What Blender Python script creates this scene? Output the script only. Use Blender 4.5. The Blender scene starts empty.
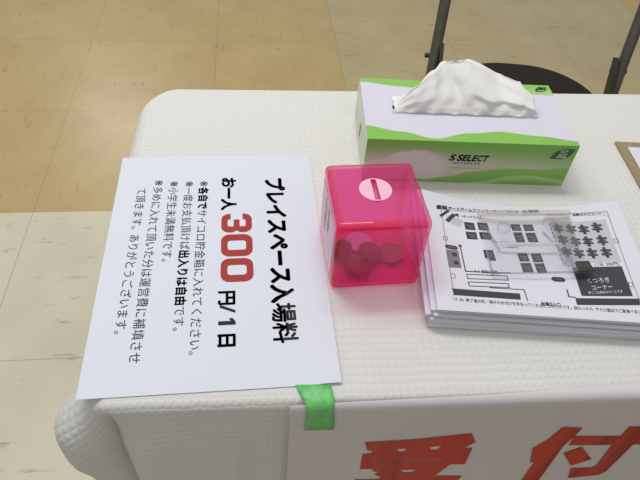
import bpy, bmesh, math, random
from mathutils import Vector, Matrix

random.seed(4)
sc = bpy.context.scene
COL = sc.collection
TZ = 0.6825                                   # height of the table's top above the floor

# ------------------------------------------------------------------ camera
cam_d = bpy.data.cameras.new('camera')
cam = bpy.data.objects.new('camera', cam_d)
COL.objects.link(cam)
cam_d.sensor_width = 36.0
cam_d.lens = 586.215 / 640 * 36.0
cam_d.clip_start = 0.02
_r = [[0.99282745, -0.10241786, 0.0616785], [-0.03291147, -0.73009185, -0.68255603], [0.1149369, 0.67563043, -0.72822595]]
cam.matrix_world = Matrix(((_r[0][0], -_r[1][0], -_r[2][0], 0.14096682),
                           (_r[0][1], -_r[1][1], -_r[2][1], -0.53446616),
                           (_r[0][2], -_r[1][2], -_r[2][2], 0.43076103 + TZ),
                           (0, 0, 0, 1)))
sc.camera = cam

# ------------------------------------------------------------------ world, ceiling lamps, exposure
wd = bpy.data.worlds.new('world')
sc.world = wd
wd.use_nodes = True
_n, _l = wd.node_tree.nodes, wd.node_tree.links
_tc = _n.new('ShaderNodeTexCoord'); _sx = _n.new('ShaderNodeSeparateXYZ'); _rp = _n.new('ShaderNodeValToRGB')
_rp.color_ramp.elements[0].position = 0.42; _rp.color_ramp.elements[0].color = (0.050, 0.040, 0.021, 1)     # dim walls
_rp.color_ramp.elements[1].position = 0.85; _rp.color_ramp.elements[1].color = (0.74, 0.74, 0.73, 1)       # white ceiling
_mr = _n.new('ShaderNodeMapRange'); _mr.inputs['From Min'].default_value = -1.0; _mr.inputs['From Max'].default_value = 1.0
_l.new(_tc.outputs['Generated'], _sx.inputs[0]); _l.new(_sx.outputs['Z'], _mr.inputs['Value']); _l.new(_mr.outputs[0], _rp.inputs[0])
_l.new(_rp.outputs[0], _n['Background'].inputs['Color'])
_n['Background'].inputs['Strength'].default_value = 0.8

def ceiling_lamp(x, y, sx, sy, watts, rz=0.0, z=2.75):
    d = bpy.data.lights.new('ceiling_lamp', 'AREA')
    d.shape = 'RECTANGLE'; d.size = sx; d.size_y = sy; d.energy = watts
    d.color = (1.0, 0.985, 0.95)
    o = bpy.data.objects.new('ceiling_lamp', d)
    COL.objects.link(o)
    o.location = (x, y, z); o.rotation_euler = (0, 0, rz)
    return o

ceiling_lamp(0.02, 0.55, 1.2, 0.25, 18.0)
ceiling_lamp(-1.16, 4.56, 0.6, 0.25, 26)
ceiling_lamp(-0.75, 0.90, 1.2, 0.3, 13)

vs = sc.view_settings
vs.view_transform = 'Standard'
vs.look = 'None'
vs.gamma = 1.0
vs.use_curve_mapping = False
vs.exposure = 0.0
sc.cycles.max_bounces = 12
sc.cycles.transparent_max_bounces = 32

# ------------------------------------------------------------------ helpers
def lin(r, g, b):
    f = lambda c: (c / 255) / 12.92 if c / 255 <= 0.04045 else ((c / 255 + 0.055) / 1.055) ** 2.4
    return (f(r), f(g), f(b), 1.0)

def new_mat(name):
    m = bpy.data.materials.new(name)
    m.use_nodes = True
    nt = m.node_tree
    return m, nt, nt.nodes['Principled BSDF']

def mat(name, col, rough=0.6, metal=0.0, spec=0.5):
    m, nt, b = new_mat(name)
    b.inputs['Base Color'].default_value = col
    b.inputs['Roughness'].default_value = rough
    b.inputs['Metallic'].default_value = metal
    b.inputs['Specular IOR Level'].default_value = spec
    return m

def mottled(name, c1, c2, scale, rough=0.6, detail=4.0, spec=0.4, bump=0.0, metal=0.0):
    m, nt, b = new_mat(name)
    tc = nt.nodes.new('ShaderNodeTexCoord')
    n = nt.nodes.new('ShaderNodeTexNoise'); n.inputs['Scale'].default_value = scale; n.inputs['Detail'].default_value = detail
    r = nt.nodes.new('ShaderNodeValToRGB')
    r.color_ramp.elements[0].position = 0.3; r.color_ramp.elements[0].color = c1
    r.color_ramp.elements[1].position = 0.7; r.color_ramp.elements[1].color = c2
    nt.links.new(tc.outputs['Object'], n.inputs['Vector'])
    nt.links.new(n.outputs['Fac'], r.inputs['Fac'])
    nt.links.new(r.outputs['Color'], b.inputs['Base Color'])
    b.inputs['Roughness'].default_value = rough
    b.inputs['Specular IOR Level'].default_value = spec
    b.inputs['Metallic'].default_value = metal
    if bump:
        bp = nt.nodes.new('ShaderNodeBump'); bp.inputs['Strength'].default_value = bump; bp.inputs['Distance'].default_value = 0.001
        nt.links.new(n.outputs['Fac'], bp.inputs['Height']); nt.links.new(bp.outputs['Normal'], b.inputs['Normal'])
    return m

def clear(name, tint, ior=1.45, gloss_rough=0.02, diffuse=None, dmix=0.0, gloss=1.0, rim=0.0):
    """thin-walled clear plastic: tinted straight-through light, a fresnel gloss and a little body colour"""
    m = bpy.data.materials.new(name); m.use_nodes = True
    nt = m.node_tree; nt.nodes.clear()
    out = nt.nodes.new('ShaderNodeOutputMaterial')
    tr = nt.nodes.new('ShaderNodeBsdfTransparent'); tr.inputs['Color'].default_value = (*tint, 1)
    gl = nt.nodes.new('ShaderNodeBsdfGlossy'); gl.inputs['Roughness'].default_value = gloss_rough
    gl.inputs['Color'].default_value = (gloss, gloss, gloss, 1)
    lw = nt.nodes.new('ShaderNodeFresnel'); lw.inputs['IOR'].default_value = ior
    geo = nt.nodes.new('ShaderNodeNewGeometry')
    mx = nt.nodes.new('ShaderNodeMixShader')
    last = tr.outputs[0]
    if diffuse:
        df = nt.nodes.new('ShaderNodeBsdfDiffuse'); df.inputs['Color'].default_value = diffuse
        tl = nt.nodes.new('ShaderNodeBsdfTranslucent'); tl.inputs['Color'].default_value = diffuse
        a = nt.nodes.new('ShaderNodeMixShader'); a.inputs[0].default_value = 0.5
        nt.links.new(df.outputs[0], a.inputs[1]); nt.links.new(tl.outputs[0], a.inputs[2])
        m2 = nt.nodes.new('ShaderNodeMixShader'); m2.inputs[0].default_value = dmix
        if rim:                                  # a longer way through the wall where it is seen edge-on
            fw = nt.nodes.new('ShaderNodeLayerWeight'); fw.inputs['Blend'].default_value = 0.5
            pw = nt.nodes.new('ShaderNodeMath'); pw.operation = 'POWER'; pw.inputs[1].default_value = 3.0
            md_ = nt.nodes.new('ShaderNodeMath'); md_.operation = 'MULTIPLY_ADD'; md_.inputs[1].default_value = rim; md_.inputs[2].default_value = dmix
            nt.links.new(fw.outputs['Facing'], pw.inputs[0]); nt.links.new(pw.outputs[0], md_.inputs[0]); nt.links.new(md_.outputs[0], m2.inputs[0])
        nt.links.new(last, m2.inputs[1]); nt.links.new(a.outputs[0], m2.inputs[2])
        last = m2.outputs[0]
    # gloss only where the ray meets the outside of a surface
    inv = nt.nodes.new('ShaderNodeMath'); inv.operation = 'SUBTRACT'; inv.inputs[0].default_value = 1.0
    mul = nt.nodes.new('ShaderNodeMath'); mul.operation = 'MULTIPLY'
    nt.links.new(geo.outputs['Backfacing'], inv.inputs[1])
    nt.links.new(lw.outputs[0], mul.inputs[0]); nt.links.new(inv.outputs[0], mul.inputs[1])
    nt.links.new(mul.outputs[0], mx.inputs[0])
    nt.links.new(last, mx.inputs[1]); nt.links.new(gl.outputs[0], mx.inputs[2])
    nt.links.new(mx.outputs[0], out.inputs['Surface'])
    return m

class MB:
    """collects faces (with material slots) and links them as ONE mesh object"""
    def __init__(s): s.v = []; s.f = []; s.m = []; s.sm = []
    def add(s, verts, faces, mi=0, smooth=False):
        o = len(s.v); s.v += [tuple(p) for p in verts]
        for f in faces:
            s.f.append([o + i for i in f]); s.m.append(mi); s.sm.append(smooth)
    def box(s, lo, hi, mi=0):
        x0, y0, z0 = lo; x1, y1, z1 = hi
        v = [(x0,y0,z0),(x1,y0,z0),(x1,y1,z0),(x0,y1,z0),(x0,y0,z1),(x1,y0,z1),(x1,y1,z1),(x0,y1,z1)]
        s.add(v, [(0,3,2,1),(4,5,6,7),(0,1,5,4),(1,2,6,5),(2,3,7,6),(3,0,4,7)], mi)
    def slab(s, quad, t, mi=0):
        """a polygon (list of 3-D points, counter-clockwise from above) thickened downwards by t"""
        n = len(quad)
        v = [tuple(p) for p in quad] + [(p[0], p[1], p[2] - t) for p in quad]
        s.add(v, [tuple(range(n)), tuple(range(2*n-1, n-1, -1))] + [(i, i+n, (i+1) % n + n, (i+1) % n) for i in range(n)], mi)
    def tube(s, pts, r, n=12, mi=0, caps=True):
        pts = [Vector(p) for p in pts]; rings = []
        for i, p in enumerate(pts):
            d = ((pts[min(i+1, len(pts)-1)] - p).normalized() + (p - pts[max(i-1, 0)]).normalized()).normalized()
            a = d.cross(Vector((0.3, 0.2, 1)) if abs(d.z) < 0.9 else Vector((1, 0, 0))).normalized(); b = d.cross(a)
            rings.append([p + r * (math.cos(2*math.pi*k/n) * a + math.sin(2*math.pi*k/n) * b) for k in range(n)])
        v = [q for ring in rings for q in ring]; f = []
        for i in range(len(pts) - 1):
            for k in range(n):
                f.append((i*n+k, i*n+(k+1) % n, (i+1)*n+(k+1) % n, (i+1)*n+k))
        s.add(v, f, mi, True)
        if caps:
            s.add(rings[0], [tuple(range(n-1, -1, -1))], mi); s.add(rings[-1], [tuple(range(n))], mi)
    def poly(s, outer, holes=(), fn=lambda a, b: (a, b, 0), mi=0, flip=False):
        c = bpy.data.curves.new('fill', 'CURVE'); c.dimensions = '2D'; c.fill_mode = 'BOTH'
        k = 1.0 / max(abs(q) for p in outer for q in p)
        for l in [outer] + list(holes):
            sp_ = c.splines.new('POLY'); sp_.points.add(len(l) - 1); sp_.use_cyclic_u = True
            for p, (a, b) in zip(sp_.points, l): p.co = (a * k, b * k, 0, 1)
        o = bpy.data.objects.new('fill', c); COL.objects.link(o)
        me = bpy.data.meshes.new_from_object(o.evaluated_get(bpy.context.evaluated_depsgraph_get()))
        flat = [(v.co.x / k, v.co.y / k) for v in me.vertices]
        tri = [tuple(p.vertices) for p in me.polygons]
        bpy.data.objects.remove(o); bpy.data.curves.remove(c); bpy.data.meshes.remove(me)
        v = [fn(a, b) for a, b in flat]
        fs = []
        for t in tri:
            (ax, ay), (bx, by), (cx, cy) = (flat[i] for i in t[:3])
            ccw = (bx-ax)*(cy-ay) - (by-ay)*(cx-ax) > 0
            fs.append(tuple(t) if ccw != flip else tuple(reversed(t)))
        s.add(v, fs, mi)
    def build(s, name, mats, parent=None, loc=None, rot=None, uv=None, bevel=0.0):
        me = bpy.data.meshes.new(name)
        me.from_pydata(s.v, [], s.f)
        for m in (mats if isinstance(mats, (list, tuple)) else [mats]): me.materials.append(m)
        me.polygons.foreach_set('material_index', s.m)
        me.polygons.foreach_set('use_smooth', s.sm)
        me.update()
        o = bpy.data.objects.new(name, me); COL.objects.link(o)
        if parent: o.parent = parent
        if loc is not None: o.location = loc
        if rot is not None: o.rotation_euler = rot
        if bevel:
            bm = bmesh.new(); bm.from_mesh(me)
            bmesh.ops.remove_doubles(bm, verts=bm.verts, dist=1e-6)
            bmesh.ops.bevel(bm, geom=[e for e in bm.edges if len(e.link_faces) == 2 and e.calc_face_angle(0) > 0.6], offset=bevel, segments=3, affect='EDGES', profile=0.5)
            bm.to_mesh(me); bm.free()
        return o

def empty(name, loc=(0, 0, 0), rz=0.0):
    o = bpy.data.objects.new(name, None); COL.objects.link(o)
    o.location = loc; o.rotation_euler = (0, 0, rz); o.empty_display_size = 0.02
    return o

def tag(o, label, cat, group=None, kind=None):
    o['label'] = label; o['category'] = cat
    if group: o['group'] = group
    if kind: o['kind'] = kind
    return o

def copy_tree(o, parent=None):
    c = o.copy(); COL.objects.link(c)
    if parent: c.parent = parent
    for ch in [x for x in COL.objects if x.parent == o]: copy_tree(ch, c)
    return c

# glyph outlines of Blender's built-in typeface, as flat polygons in em units (em box y from -0.12 to 0.88)
_gl = {}
def glyph(ch, bold=0.0):
    k = (ch, bold)
    if k not in _gl:
        c = bpy.data.curves.new('glyph', 'FONT'); c.body = ch; c.size = 1.0; c.resolution_u = 3; c.offset = bold if bold <= 0.008 else 0.0
        o = bpy.data.objects.new('glyph', c); COL.objects.link(o)
        dg = bpy.context.evaluated_depsgraph_get()
        me = bpy.data.meshes.new_from_object(o.evaluated_get(dg))
        V0, F0 = [(v.co.x, v.co.y) for v in me.vertices], [tuple(p.vertices) for p in me.polygons]
        V, F = [], []
        sh = [(0, 0)] if bold <= 0.008 else [(bold * math.cos(math.pi * q / 4), bold * math.sin(math.pi * q / 4)) for q in range(8)] + [(0, 0)]
        for dx, dy in sh:
            F += [tuple(i + len(V) for i in f) for f in F0]; V += [(a + dx, b + dy) for a, b in V0]
        _gl[k] = (V, F)
        bpy.data.objects.remove(o); bpy.data.curves.remove(c); bpy.data.meshes.remove(me)
    return _gl[k]

def write(mb, text, fn, x0, pitch, cy, h, bold=0.0, mi=0, flip=False, fit=False, shear=0.0, centre=False):
    """one glyph per cell of `pitch`; h = em height; cy = height of the line's middle; fn maps (along, up) to 3-D"""
    for i, ch in enumerate(text):
        if ch in ' \u3000': continue
        V, F = glyph(ch, bold)
        if not V: continue
        xs = [a for a, b in V]; w0, w1 = min(xs), max(xs)
        if fit:                                  # latin: stretch the glyph across its cell
            k = pitch[i] if isinstance(pitch, list) else pitch
            x = x0 + (sum(pitch[:i]) if isinstance(pitch, list) else i * pitch)
            X = lambda a: x + (a - w0) / max(w1 - w0, 0.12) * k * 0.86
            c0 = 0.345
        else:
            off = 0.5 - (w0 + w1) / 2 if centre or ch == '※' else 0.0
            X = lambda a: x0 + (i + a + off) * pitch
            c0 = 0.38
        P = []
        if ch == '※': V = [((a - 0.318) * 1.4 + 0.318, (b - 0.335) * 1.4 + 0.38) for a, b in V]
        for a, b in V:
            yy = cy + (b - c0) * h
            P.append(fn(X(a) + shear * (b - c0) * h, yy))
        fs = []
        for f in F:
            A, B, C = (Vector(P[j]) for j in f[:3])
            fs.append(f)
        mb.add(P, [tuple(reversed(f)) if flip else f for f in F], mi)

# ------------------------------------------------------------------ materials
M = {}
M['price_paper'] = mat('white_paper', lin(218, 222, 234), 0.55, spec=0.3)
M['map_paper'] = mat('copy_paper', lin(220, 221, 232), 0.6, spec=0.3)
M['ink'] = mat('black_ink', lin(34, 33, 38), 0.6, spec=0.2)
M['thin_ink'] = mat('grey_black_ink', lin(62, 62, 70), 0.6, spec=0.2)
M['toner'] = mat('toner', lin(66, 64, 70), 0.5, spec=0.3)
M['toner_mid'] = mat('toner_mid_grey', lin(128, 127, 134), 0.6, spec=0.2)
M['toner_pale'] = mat('toner_pale_grey', lin(192, 193, 205), 0.6, spec=0.2)
M['white_ink'] = mat('unprinted_white', lin(220, 220, 230), 0.6, spec=0.2)
M['red_ink'] = mat('dark_red_ink', lin(166, 58, 54), 0.6, spec=0.2)
M['steel'] = mottled('dark_grey_enamel', lin(88, 84, 78), lin(100, 96, 88), 40, 0.4, metal=0.3)
M['bracket'] = mat('black_steel', lin(46, 42, 36), 0.45)
M['vinyl'] = mottled('dark_brown_vinyl', lin(30, 23, 16), lin(38, 30, 21), 120, 0.7, spec=0.25, bump=0.2)
M['wood'] = mottled('table_board', lin(150, 120, 85), lin(165, 135, 98), 12, 0.5)
M['kraft'] = mottled('kraft_brown_board', lin(148, 131, 99), lin(158, 141, 108), 90, 0.75)
M['tape'] = mottled('green_masking_tape', lin(98, 190, 104), lin(128, 208, 130), 160, 0.45, bump=0.6)
M['banner'] = mottled('white_banner_sheet', lin(214, 208, 212), lin(220, 214, 218), 6, 0.45, spec=0.4)
M['tissue'] = None

# waffle-weave cloth: bump on a grid of 4.6 mm cells
def cloth_mat():
    m, nt, b = new_mat('white_waffle_cloth')
    uv = nt.nodes.new('ShaderNodeUVMap')
    sep = nt.nodes.new('ShaderNodeSeparateXYZ')
    nz = nt.nodes.new('ShaderNodeTexNoise'); nz.inputs['Scale'].default_value = 60.0; nz.inputs['Detail'].default_value = 2.0
    nt.links.new(uv.outputs[0], nz.inputs['Vector'])
    mixv = nt.nodes.new('ShaderNodeVectorMath'); mixv.operation = 'MULTIPLY_ADD'
    mixv.inputs[1].default_value = (0.0034, 0.0034, 0)
    nt.links.new(nz.outputs['Color'], mixv.inputs[0]); nt.links.new(uv.outputs[0], mixv.inputs[2])
    nt.links.new(mixv.outputs[0], sep.inputs[0])
    def wave(out, cell):
        a = nt.nodes.new('ShaderNodeMath'); a.operation = 'MULTIPLY'; a.inputs[1].default_value = math.pi / cell
        c = nt.nodes.new('ShaderNodeMath'); c.operation = 'SINE'
        d = nt.nodes.new('ShaderNodeMath'); d.operation = 'ABSOLUTE'
        e = nt.nodes.new('ShaderNodeMath'); e.operation = 'POWER'; e.inputs[1].default_value = 0.9
        nt.links.new(out, a.inputs[0]); nt.links.new(a.outputs[0], c.inputs[0]); nt.links.new(c.outputs[0], d.inputs[0]); nt.links.new(d.outputs[0], e.inputs[0])
        return e.outputs[0]
    x, y = wave(sep.outputs['X'], 0.0068), wave(sep.outputs['Y'], 0.0076)
    mul = nt.nodes.new('ShaderNodeMath'); mul.operation = 'MULTIPLY'
    nt.links.new(x, mul.inputs[0]); nt.links.new(y, mul.inputs[1])
    n2 = nt.nodes.new('ShaderNodeTexNoise'); n2.inputs['Scale'].default_value = 900.0; n2.inputs['Detail'].default_value = 3.0
    nt.links.new(uv.outputs[0], n2.inputs['Vector'])
    ad = nt.nodes.new('ShaderNodeMath'); ad.operation = 'MULTIPLY_ADD'; ad.inputs[1].default_value = 0.5
    nt.links.new(n2.outputs['Fac'], ad.inputs[0]); nt.links.new(mul.outputs[0], ad.inputs[2])
    bp = nt.nodes.new('ShaderNodeBump'); bp.inputs['Strength'].default_value = 0.36; bp.inputs['Distance'].default_value = 0.0020
    nt.links.new(ad.outputs[0], bp.inputs['Height']); nt.links.new(bp.outputs['Normal'], b.inputs['Normal'])
    b.inputs['Base Color'].default_value = lin(221, 220, 217)
    b.inputs['Roughness'].default_value = 0.9
    b.inputs['Specular IOR Level'].default_value = 0.1
    return m
M['cloth'] = cloth_mat()

def floor_mat():
    """450 mm vinyl tiles in two tones, joints, scuffs; object space = tile grid"""
    m, nt, b = new_mat('vinyl_floor_tiles')
    N, L = nt.nodes.new, nt.links.new
    tc = N('ShaderNodeTexCoord'); sep = N('ShaderNodeSeparateXYZ'); L(tc.outputs['Object'], sep.inputs[0])
    def mth(op, a, bb=None, c=None):
        n = N('ShaderNodeMath'); n.operation = op
        for i, q in enumerate((a, bb, c)):
            if q is None: continue
            if isinstance(q, (int, float)): n.inputs[i].default_value = q
            else: L(q, n.inputs[i])
        return n.outputs[0]
    X, Y = sep.outputs['X'], sep.outputs['Y']
    tanx = mth('ADD', mth('LESS_THAN', X, 0.9), mth('GREATER_THAN', X, 2.25))
    tan = mth('MULTIPLY', tanx, mth('GREATER_THAN', Y, -0.9))
    def joint(C):
        f = mth('FRACT', mth('ADD', mth('DIVIDE', C, 0.45), 40.0))
        return mth('MINIMUM', f, mth('SUBTRACT', 1.0, f))
    j = mth('MINIMUM', joint(X), joint(Y))
    jm = mth('LESS_THAN', j, 0.0026)
    # broad mottling
    n1 = N('ShaderNodeTexNoise'); n1.inputs['Scale'].default_value = 5.0; n1.inputs['Detail'].default_value = 6.0; n1.inputs['Roughness'].default_value = 0.62
    L(tc.outputs['Object'], n1.inputs['Vector'])
    # streaks: stretched noise
    mp = N('ShaderNodeMapping'); mp.inputs['Scale'].default_value = (9, 42, 1); L(tc.outputs['Object'], mp.inputs['Vector'])
    n2 = N('ShaderNodeTexNoise'); n2.inputs['Scale'].default_value = 1.0; n2.inputs['Detail'].default_value = 5.0; n2.inputs['Roughness'].default_value = 0.7
    L(mp.outputs[0], n2.inputs['Vector'])
    mp3 = N('ShaderNodeMapping'); mp3.inputs['Scale'].default_value = (46, 13, 1); L(tc.outputs['Object'], mp3.inputs['Vector'])
    n3 = N('ShaderNodeTexNoise'); n3.inputs['Scale'].default_value = 1.0; n3.inputs['Detail'].default_value = 4.0; n3.inputs['Roughness'].default_value = 0.7
    L(mp3.outputs[0], n3.inputs['Vector'])
    def ramp(fac, p0, p1, c0, c1):
        r = N('ShaderNodeValToRGB'); e = r.color_ramp.elements
        e[0].position, e[1].position, e[0].color, e[1].color = p0, p1, c0, c1
        L(fac, r.inputs['Fac']); return r.outputs['Color']
    def mix(f, a, bb, mode='MIX'):
        n = N('ShaderNodeMix'); n.data_type = 'RGBA'; n.blend_type = mode
        for sock, q in ((n.inputs[0], f), (n.inputs[6], a), (n.inputs[7], bb)):
            if isinstance(q, (int, float)): sock.default_value = q
            elif isinstance(q, tuple): sock.default_value = q
            else: L(q, sock)
        return n.outputs[2]
    tanc = ramp(n1.outputs['Fac'], 0.3, 0.72, lin(176, 152, 105), lin(190, 167, 118))
    beige_lit = ramp(n1.outputs['Fac'], 0.3, 0.72, lin(201, 195, 170), lin(212, 207, 184))
    beige_dim = ramp(n1.outputs['Fac'], 0.3, 0.72, lin(173, 158, 118), lin(186, 172, 131))
    beic = mix(mth('GREATER_THAN', X, 0.9), beige_lit, beige_dim)  # one beige: brighter light at left, dimmer at right, put into the colour
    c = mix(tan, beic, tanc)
    scuff = mth('MULTIPLY', ramp(n2.outputs['Fac'], 0.60, 0.68, (0, 0, 0, 1), (1, 1, 1, 1)), mth('SUBTRACT', 1.0, tan))
    scuff2 = mth('MULTIPLY', ramp(n3.outputs['Fac'], 0.61, 0.70, (0, 0, 0, 1), (1, 1, 1, 1)), tan)
    c = mix(mth('MULTIPLY', mth('MAXIMUM', scuff, scuff2), 0.5), c, lin(126, 108, 78))
    c = mix(mth('MULTIPLY', jm, 0.42), c, lin(120, 100, 66))
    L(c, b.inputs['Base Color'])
    b.inputs['Roughness'].default_value = 0.30
    b.inputs['Specular IOR Level'].default_value = 0.35
    bp = N('ShaderNodeBump'); bp.inputs['Strength'].default_value = 0.08; bp.inputs['Distance'].default_value = 0.002
    L(n1.outputs['Fac'], bp.inputs['Height']); L(bp.outputs['Normal'], b.inputs['Normal'])
    return m

# ------------------------------------------------------------------ floor
mb = MB(); mb.add([(-3.2, -4.2, 0), (5, -4.2, 0), (5, 4, 0), (-3.2, 4, 0)], [(0, 1, 2, 3)])
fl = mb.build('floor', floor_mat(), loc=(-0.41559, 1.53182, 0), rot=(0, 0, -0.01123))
fl['kind'] = 'structure'; fl['label'] = 'floor of square tan and beige vinyl tiles'

# ------------------------------------------------------------------ folding table under the cloth (its frame: u along, v deep)
TH = -0.036
def tab(u, v, z=0.0):                           # table frame to world
    return (u * math.cos(TH) - v * math.sin(TH), u * math.sin(TH) + v * math.cos(TH), z + TZ)
table = tag(empty('folding_table', (0, 0, 0), TH), 'long narrow folding table hidden under the white waffle cloth', 'table')
mb = MB(); mb.box((0.030, -0.276, TZ - 0.034), (1.790, 0.125, TZ - 0.0035))
mb.build('tabletop', M['wood'], table, bevel=0.004)
for u in (0.16, 1.65):
    for v in (-0.245, 0.085):
        mb = MB(); mb.tube([(u, v, 0.0), (u, v, TZ - 0.034)], 0.0125)
        mb.build('leg', M['steel'], table)
    mb = MB(); mb.tube([(u, -0.245, 0.14), (u, 0.085, 0.14)], 0.009); mb.build('stretcher', M['steel'], table)

# ------------------------------------------------------------------ tablecloth
U0, U1, V0, V1 = 0.0, 1.815, -0.3065, 0.1475
def rounded_rect(u0, u1, v0, v1, rad, step, n):
    """points and outward normals, counter-clockwise from the front-left corner's end"""
    P = []
    cs = [(u1 - rad[1], v0 + rad[1], -90, rad[1]), (u1 - rad[2], v1 - rad[2], 0, rad[2]), (u0 + rad[3], v1 - rad[3], 90, rad[3]), (u0 + rad[0], v0 + rad[0], 180, rad[0])]
    for cx, cy, a0, r in cs:
        for k in range(n + 1):
            a = math.radians(a0 + 90 * k / n)
            P.append((cx + r * math.cos(a), cy + r * math.sin(a), math.cos(a), math.sin(a)))
    out = []
    for i in range(len(P)):
        a, b = P[i], P[(i + 1) % len(P)]
        out.append(a)
        d = math.hypot(b[0] - a[0], b[1] - a[1])
        if d > step * 1.5:
            m = int(d / step)
            for k in range(1, m):
                t = k / m
                out.append((a[0] + (b[0]-a[0])*t, a[1] + (b[1]-a[1])*t, a[2], a[3]))
    return out
PER = rounded_rect(U0, U1, V0, V1, (0.030, 0.03, 0.03, 0.052), 0.008, 16)
PER = [(u + (0.013 * (0.1475 - v) / 0.454 * (1 - u / 0.07) if u < 0.07 else 0.0), v + (0.009 * min(1.0, u) if v > 0.1 else 0.0), nx, ny) for u, v, nx, ny in PER]
def sstep(a, b, x):
    t = min(1, max(0, (x - a) / (b - a))); return t * t * (3 - 2 * t)
def flare(u, v, nx, ny, z):
    """how far the hanging cloth stands off the table's edge at depth -z"""
    d = -z
    if ny < -0.9 and u > 0.14: return 0.0015 * sstep(0.004, 0.05, d)
    g = sstep(0.004, 0.075, d)
    f = 0.004 * g + 0.05 * max(0, d - 0.02) * (1 if nx < -0.5 else 0.25)
    if nx < -0.5: f += 0.011 * sstep(0.12, 0.0, v) * sstep(-0.16, -0.02, v) * sstep(0.0, 0.04, d)
    # gathered corner at the front left: a lobe, then a dark valley, then the flat front
    if nx < 0.999 and v < -0.2 and u < 0.35 and (nx <= 0):
        if ny <= -0.999: s = u - 0.030
        elif nx <= -0.999: s = -(0.030 * math.pi / 2) - (v + 0.2765)
        else: s = -0.030 * (math.pi / 2 - math.acos(max(-1, min(1, -nx)))) 
        lobe = math.exp(-((s + 0.038) / 0.024) ** 2)
        val = math.exp(-((s + 0.003) / 0.0105) ** 2)
        f += 0.030 * lobe * sstep(0.0, 0.055, d) * (1 - 0.55 * sstep(0.075, 0.13, d))
        f -= 0.024 * val * sstep(0.002, 0.045, d)
        f += 0.006 * math.exp(-((s - 0.030) / 0.022) ** 2) * g
        f += 0.0030 * math.sin(s * 420) * math.exp(-((s + 0.03) / 0.03) ** 2) * sstep(0.055, 0.11, d)
    # loose vertical folds lower down
    f += 0.004 * math.sin(37 * u + 29 * v) * sstep(0.05, 0.28, d)
    return f
RF = 0.0095
mb = MB()
rings, uvs = [], []
def ring(off, z, ext, fl_on):
    R, Q = [], []
    for (u, v, nx, ny) in PER:
        r = RF + (0.018 - RF) * sstep(0.2, 0.95, -nx)
        o = off * r + (flare(u, v, nx, ny, z * r if z > -1.001 else (z + 1) - r) if fl_on else 0)
        zz = (z * r) if z > -1.001 else (z + 1) - r
        R.append(tab(u + nx * o, v + ny * o, zz)); Q.append((u + nx * (off * r + ext), v + ny * (off * r + ext)))
    rings.append(R); uvs.append(Q)
ring(-1.0, 0.0, 0, False)
for k in range(1, 9):
    a = math.pi / 2 * k / 8
    ring(-1 + math.sin(a), -(1 - math.cos(a)), RF * (a - math.sin(a)), True)
for k in range(1, 33):
    d = 0.20 * k / 32
    ring(0.0, -1.0 - d - 0.0015, RF * 0.57 + d, True)
n = len(PER)
V = [p for r in rings for p in r]; UV = [q for r in uvs for q in r]
F = []
for i in range(len(rings) - 1):
    for k in range(n):
        F.append((i*n + k, (i+1)*n + k, (i+1)*n + (k+1) % n, i*n + (k+1) % n))
mb.add(V, F, 0, True)
mb.add([], [], 0)
mb.f.append(list(range(n))); mb.m.append(0); mb.sm.append(True)
cloth = mb.build('tablecloth', M['cloth'])
ul = cloth.data.uv_layers.new(name='UVMap')
for p in cloth.data.polygons:
    for li in p.loop_indices:
        ul.data[li].uv = UV[cloth.data.loops[li].vertex_index]
sol = cloth.modifiers.new('thickness', 'SOLIDIFY'); sol.thickness = 0.0016; sol.offset = -1
tag(cloth, 'white waffle-weave cloth spread over the table and hanging down its front', 'tablecloth')

# ------------------------------------------------------------------ hanging reception banner (on the front drape)
def vtop(u):                                   # where its upper edge lies on the table top
    pts = [(0.176, -0.3075), (0.192, -0.3068), (0.214, -0.3060), (0.347, -0.3036), (0.44, -0.2985), (0.47, -0.296), (0.7, -0.294), (2, -0.294)]
    for (a, b), (c, d) in zip(pts, pts[1:]):
        if u <= c: return b + (d - b) * max(0, (u - a) / (c - a))
    return pts[-1][1]
VF = -0.3105
def banner_pt(u, z, off=0.0):
    """point on the banner's hanging face (table frame u, depth z below the top)"""
    lean = 0.02 * max(0, -z)
    return tab(u, VF - lean - off, z)
mb = MB(); cols = []
us = [0.1775 + 0.0075 * i for i in range(150)]
for u in us:
    c = []
    v0 = vtop(u)
    vs_ = v0
    zc = 0.0014
    # flat piece lying on top, then a small bend over the edge, then the hanging face
    kv = -0.3020
    if v0 > kv:
        for k in range(4): c.append((u, v0 + (kv - v0) * k / 4, zc))
        a_start = 0.0
    else:
        a_start = math.acos(max(-1, min(1, 1 - 0))) if False else math.asin(min(1, (kv - v0) / 0.0085))
    for k in range(9):
        a = a_start + (math.pi / 2 - a_start) * k / 8
        c.append((u, kv - 0.0085 * math.sin(a), zc - 0.0085 * (1 - math.cos(a))))
    z1 = c[-1][2]
    for k in range(1, 25):
        z = z1 - 0.29 * k / 24
        P = banner_pt(u, z)
        c.append(('w', P))
    while len(c) < 37: c.insert(0, c[0])
    cols.append([q[1] if q[0] == 'w' else tab(*q) for q in c])
nr = 37
V = [p for c in cols for p in c]
F = []
for i in range(len(cols) - 1):
    for k in range(nr - 1):
        F.append((i*nr + k, i*nr + k + 1, (i+1)*nr + k + 1, (i+1)*nr + k))
mb.add(V, F, 0, True)
banner = empty('reception_banner', tab(0.9, -0.3120, -0.2)); 
bm_ = mb.build('banner_sheet', M['banner'])
def adopt(o, p):
    o.parent = p; bpy.context.view_layer.update(); o.matrix_parent_inverse = p.matrix_world.inverted()
adopt(bm_, banner)
tag(banner, 'white paper banner with big red reception characters hung along the table front', 'banner')
m, nt, b = new_mat('red_brush_ink')
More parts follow.
